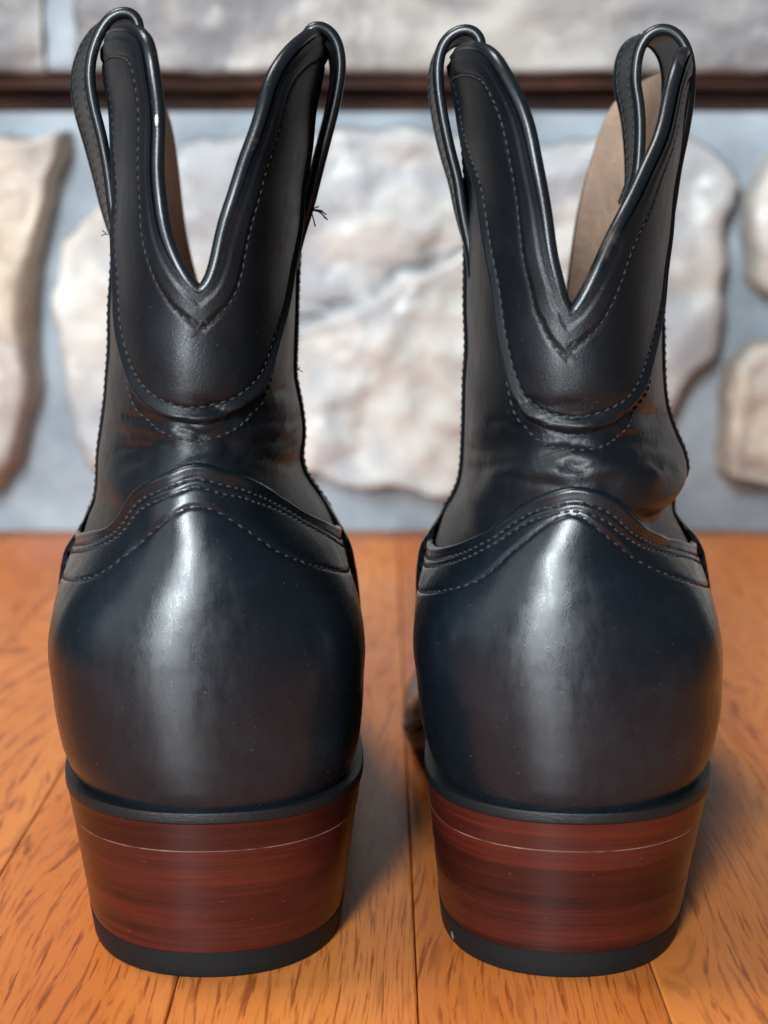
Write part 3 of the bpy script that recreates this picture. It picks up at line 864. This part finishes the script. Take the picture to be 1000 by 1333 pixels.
    # pull straps looped over the ears
    for s, nm, tw in ((-1, 'strap_l', b['twist'][0]), (1, 'strap_r', b['twist'][1])):
        path = smooth1(spline(np.array(b[nm]), 110), 3)
        n = len(path)
        path[:, 0] -= s*.22*(1 - sstep(0, .22, np.linspace(0, 1, n)))
        y0, wd, th_ = 5.7, 2.5, .11
        T = np.gradient(path, axis=0); T /= np.linalg.norm(T, axis=1, keepdims=True)
        Nn = np.column_stack([-T[:, 1], T[:, 0]])*(-1 if s > 0 else 1)    # away from the loop's hollow
        kk = np.linspace(0, 1, n)
        tws = math.radians(tw)*np.sin(np.pi*np.clip(kk*1.05, 0, 1))**.8 * (1 if s < 0 else 1)
        q = np.linspace(0, 1, 13)
        outer = .5*th_*(1 + .0*q); rowsP = []
        prof = [(a, 1) for a in q] + [(a, -1) for a in q[::-1]]
        for i in range(n):
            r = []
            for a, sd in prof:
                x, zc_ = path[i]; hgt = sd*th_*(1.0 - .25*math.sin(math.pi*a))
                dx = -math.tan(tws[i])*a*wd if s < 0 else -math.tan(tws[i])*a*wd
                r.append((x + Nn[i, 0]*hgt + dx, y0 + a*wd, zc_ + Nn[i, 1]*hgt))
            rowsP.append(r)
        Pm = np.array(rowsP); c_ = len(prof)
        F = [tuple(f) for f in grid_faces(n, c_, True)] + [tuple(range(c_)), tuple(range((n-1)*c_, n*c_))[::-1]]
        if s < 0:
            F = [f[::-1] for f in F]
        st = mesh_obj('pull_strap', Pm.reshape(-1, 3), F, M['strap'], root)
        for a in (0, 12):
            mid = (Pm[:, a] + Pm[:, 25 - a])/2
            v, f = tube(mid, .145, 12)
            mesh_obj('piping', v, f, M['piping'], st)
        sg = (lambda PP: np.column_stack([Nn[np.clip(np.linspace(0, n - 1, len(PP)).astype(int), 0, n - 1), 0], np.zeros(len(PP)), Nn[np.clip(np.linspace(0, n - 1, len(PP)).astype(int), 0, n - 1), 1]]))
        for a in (2, 10):
            stitches('stitching', Pm[:, a] + np.column_stack([Nn[:, 0], 0*kk, Nn[:, 1]])*.02, sg, M['thread'], st, .24, .16, .034)

    # welt and sole
    m_ = 240
    thr = np.concatenate([np.linspace(0, 1, m_//2, endpoint=False), -np.linspace(1, 0, m_//2, endpoint=False)])
    fl = surf(b, thr, np.full(m_, 4.22))
    pl = fl[:, :2]
    tg = np.roll(pl, -1, 0) - np.roll(pl, 1, 0); tg /= np.linalg.norm(tg, axis=1, keepdims=True)
    on = np.column_stack([tg[:, 1], -tg[:, 0]])
    if ((pl - pl.mean(0))*on).sum() < 0:
        on = -on
    def outline(o):
        return smooth1(pl + on*(o*(.58 + .42*np.abs(on[:, :1])**1.5)), 5, True)
    def slab(name, levels, m, ysel=None):
        """stacked closed outlines: (inset, dz below the feather line)"""
        rowsP = []
        for o, dz in levels:
            q = outline(o); zz = Z_FEATHER + .06 - DROP(q[:, 1]) - dz
            rowsP.append(np.column_stack([q, zz]))
        P = np.array(rowsP); k_ = P.shape[1]
        F = [tuple(f) for f in grid_faces(len(levels), k_, True)]
        V = list(P.reshape(-1, 3)); 
        # strips across the sole close top and bottom
        hN = k_//2
        for lv, fl_ in ((0, False), (len(levels) - 1, True)):
            o0 = lv*k_
            for i in range(hN - 1 + 1):
                a, b_, c_, d_ = o0 + i, o0 + (i + 1) % k_, o0 + (k_ - i - 1) % k_, o0 + (k_ - i) % k_
                quad = [x for x in dict.fromkeys((a, b_, c_, d_))]
                if len(quad) > 2:
                    F.append(tuple(quad if fl_ else quad[::-1]))
        return mesh_obj(name, V, [f[::-1] for f in F], m, root)
    slab('welt', [(.05, -.015), (.50, -.015), (.525, -.008), (.535, .005), (.54, .03), (.54, .12), (.54, .215), (.53, .24), (.50, .25)], M['welt'])
    # outsole only in front of the heel; heel lifts below the seat
    q0 = outline(.42)
    def heel_ring(f_, inset=0.0):
        """outline of the heel at fraction f_ of its height (0 = seat, 1 = floor)"""
        o = outline(.50 - inset); back = o[o[:, 1] < 7.4]
        idx = np.where(o[:, 1] < 7.4)[0]
        br = np.where(np.diff(idx) > 1)[0]
        if len(br):
            idx = np.concatenate([idx[br[0]+1:], idx[:br[0]+1]])
        p = o[idx]
        p = resample(p, 96)
        cx = (p[0, 0] + p[-1, 0])/2
        sx = 1 - .148*f_
        x = cx*(1 - f_) + (p[:, 0] - cx)*sx
        y = p[:, 1] + (.56*f_)*(1 - sstep(1, 6.5, p[:, 1])) - .5*f_*sstep(3, 7.4, p[:, 1])
        # concave breast
        n1 = 24; e0, e1 = np.array([x[-1], y[-1]]), np.array([x[0], y[0]])
        tt = np.linspace(0, 1, n1 + 2)[1:-1][:, None]
        brl = e0 + (e1 - e0)*tt; brl[:, 1] -= .5*np.sin(np.pi*tt[:, 0])
        return np.vstack([np.column_stack([x, y]), brl])
    HZ = 4.0
    def lift(name, za, zb, m, inset=0.0, bev=0.0):
        lv = [(za, inset), (zb, inset)] if not bev else [(za, inset), ((za + zb)/2, inset), (zb + bev, inset), (zb + bev*.3, inset + bev*.3), (zb, inset + bev)]
        rowsP = []
        for z, i_ in lv:
            r = heel_ring((HZ - z)/HZ, i_)
            rowsP.append(np.column_stack([r, np.full(len(r), z)]))
        P = np.array(rowsP); k_ = P.shape[1]; nr = len(rowsP)
        F = [tuple(f) for f in grid_faces(nr, k_, True)]
        V = np.concatenate([P.reshape(-1, 3), P[0], P[-1]])
        F += [tuple(range(nr*k_, nr*k_ + k_))[::-1], tuple(range(nr*k_ + k_, nr*k_ + 2*k_))]
        return mesh_obj(name, V, [f[::-1] for f in F], m, root)
    lift('heel_seat_lift', HZ, 3.322, M['heel'])
    lift('glue_line', 3.322, 3.30, M['raw'], -.004)
    zs_ = [3.30, 2.82, 2.30, 1.80, 1.27, .82, .66]
    for za, zb in zip(zs_[:-1], zs_[1:]):
        lift('heel_lift', za, zb, M['heel'], float(rng.uniform(0, .014)))
    lift('heel_cap', .66, .0, M['rubber'], -.012, .07)
    # outsole: strip loft from the heel breast to the toe
    ys = np.concatenate([np.linspace(5.8, 28.8, 70), np.linspace(29, q0[:, 1].max() - .02, 8)])
    half = len(q0)//2
    ra, la = q0[:half + 1], np.vstack([q0[half:], q0[:1]])[::-1]
    xr_ = np.interp(ys, ra[:, 1], ra[:, 0]); xl_ = np.interp(ys, la[:, 1], la[:, 0])
    P = []
    for y, a, c_ in zip(ys, xl_, xr_):
        zt_ = Z_FEATHER + .06 - .255 - DROP(y); th2 = .52
        P.append([(a, y, zt_), (a + .02, y, zt_ - th2*.5), (a + .1, y, zt_ - th2), (c_ - .1, y, zt_ - th2), (c_ - .02, y, zt_ - th2*.5), (c_, y, zt_)])
    P = np.array(P); k_ = 6
    F = [tuple(f) for f in grid_faces(len(P), k_, True)] + [tuple(range(k_)), tuple(range((len(P)-1)*k_, len(P)*k_))[::-1]]
    mesh_obj('outsole', P.reshape(-1, 3), [f[::-1] for f in F], M['welt'], root)
    return root, tp

left_boot, left_top = make_boot('left', 'left boot of the black pair, a frayed thread at its inner pull strap')
right_boot, right_top = make_boot('right', 'right boot of the black pair, bulging ankle crease and tan lining showing')

# a pale scuff on the left boot's binding
V_ = EV*np.array([.085, .05, .03])
sc = BOOTS['left']
pt = np.array(left_top[np.argmin(np.abs(left_top[:, 2] - 20.1) + 50*(left_top[:, 1] > 5) + 50*(left_top[:, 0] > 0))])
Vs = np.column_stack([V_[:, 2]*1.6, V_[:, 1], V_[:, 0]*1.7])
mesh_obj('scuff_mark', Vs + pt + np.array([-.03, -.19, 0]), EF, M['scuff'], left_boot)

# frayed thread ends at the left boot's inner strap
def loose_threads(parent, base, tips, rad=.018):
    V, F = [], []
    for tip, sag in tips:
        t = np.linspace(0, 1, 10)[:, None]
        p = np.array(base) + (np.array(tip) - np.array(base))*t + np.array([0, 0, sag])*np.sin(np.pi*t)
        v, f = tube(p, rad, 5)
        o = sum(len(x) for x in V); V.append(v); F += [tuple(i + o for i in g) for g in f]
    return mesh_obj('loose_thread', np.concatenate(V), F, M['black_thread'], parent, kind='stuff')
loose_threads(left_boot, (2.60, 5.6, 18.1), [((2.98, 5.5, 18.0), .05), ((3.02, 5.6, 17.86), .08), ((2.9, 5.5, 18.08), .03), ((2.95, 5.4, 17.9), .1), ((2.7, 5.5, 17.7), .0), ((2.8, 5.6, 18.2), .02)])
loose_threads(left_boot, (-2.58, 5.8, 17.5), [((-2.72, 5.7, 17.46), .02), ((-2.68, 5.6, 17.6), .0)], .012)
loose_threads(left_boot, (2.22, 6.0, 14.0), [((2.36, 6.0, 13.95), .03), ((2.3, 6.0, 14.08), .0)], .012)
loose_threads(right_boot, (1.5, 5.7, 18.35), [((1.36, 5.6, 18.1), -.03), ((1.42, 5.6, 18.05), -.02)], .02)
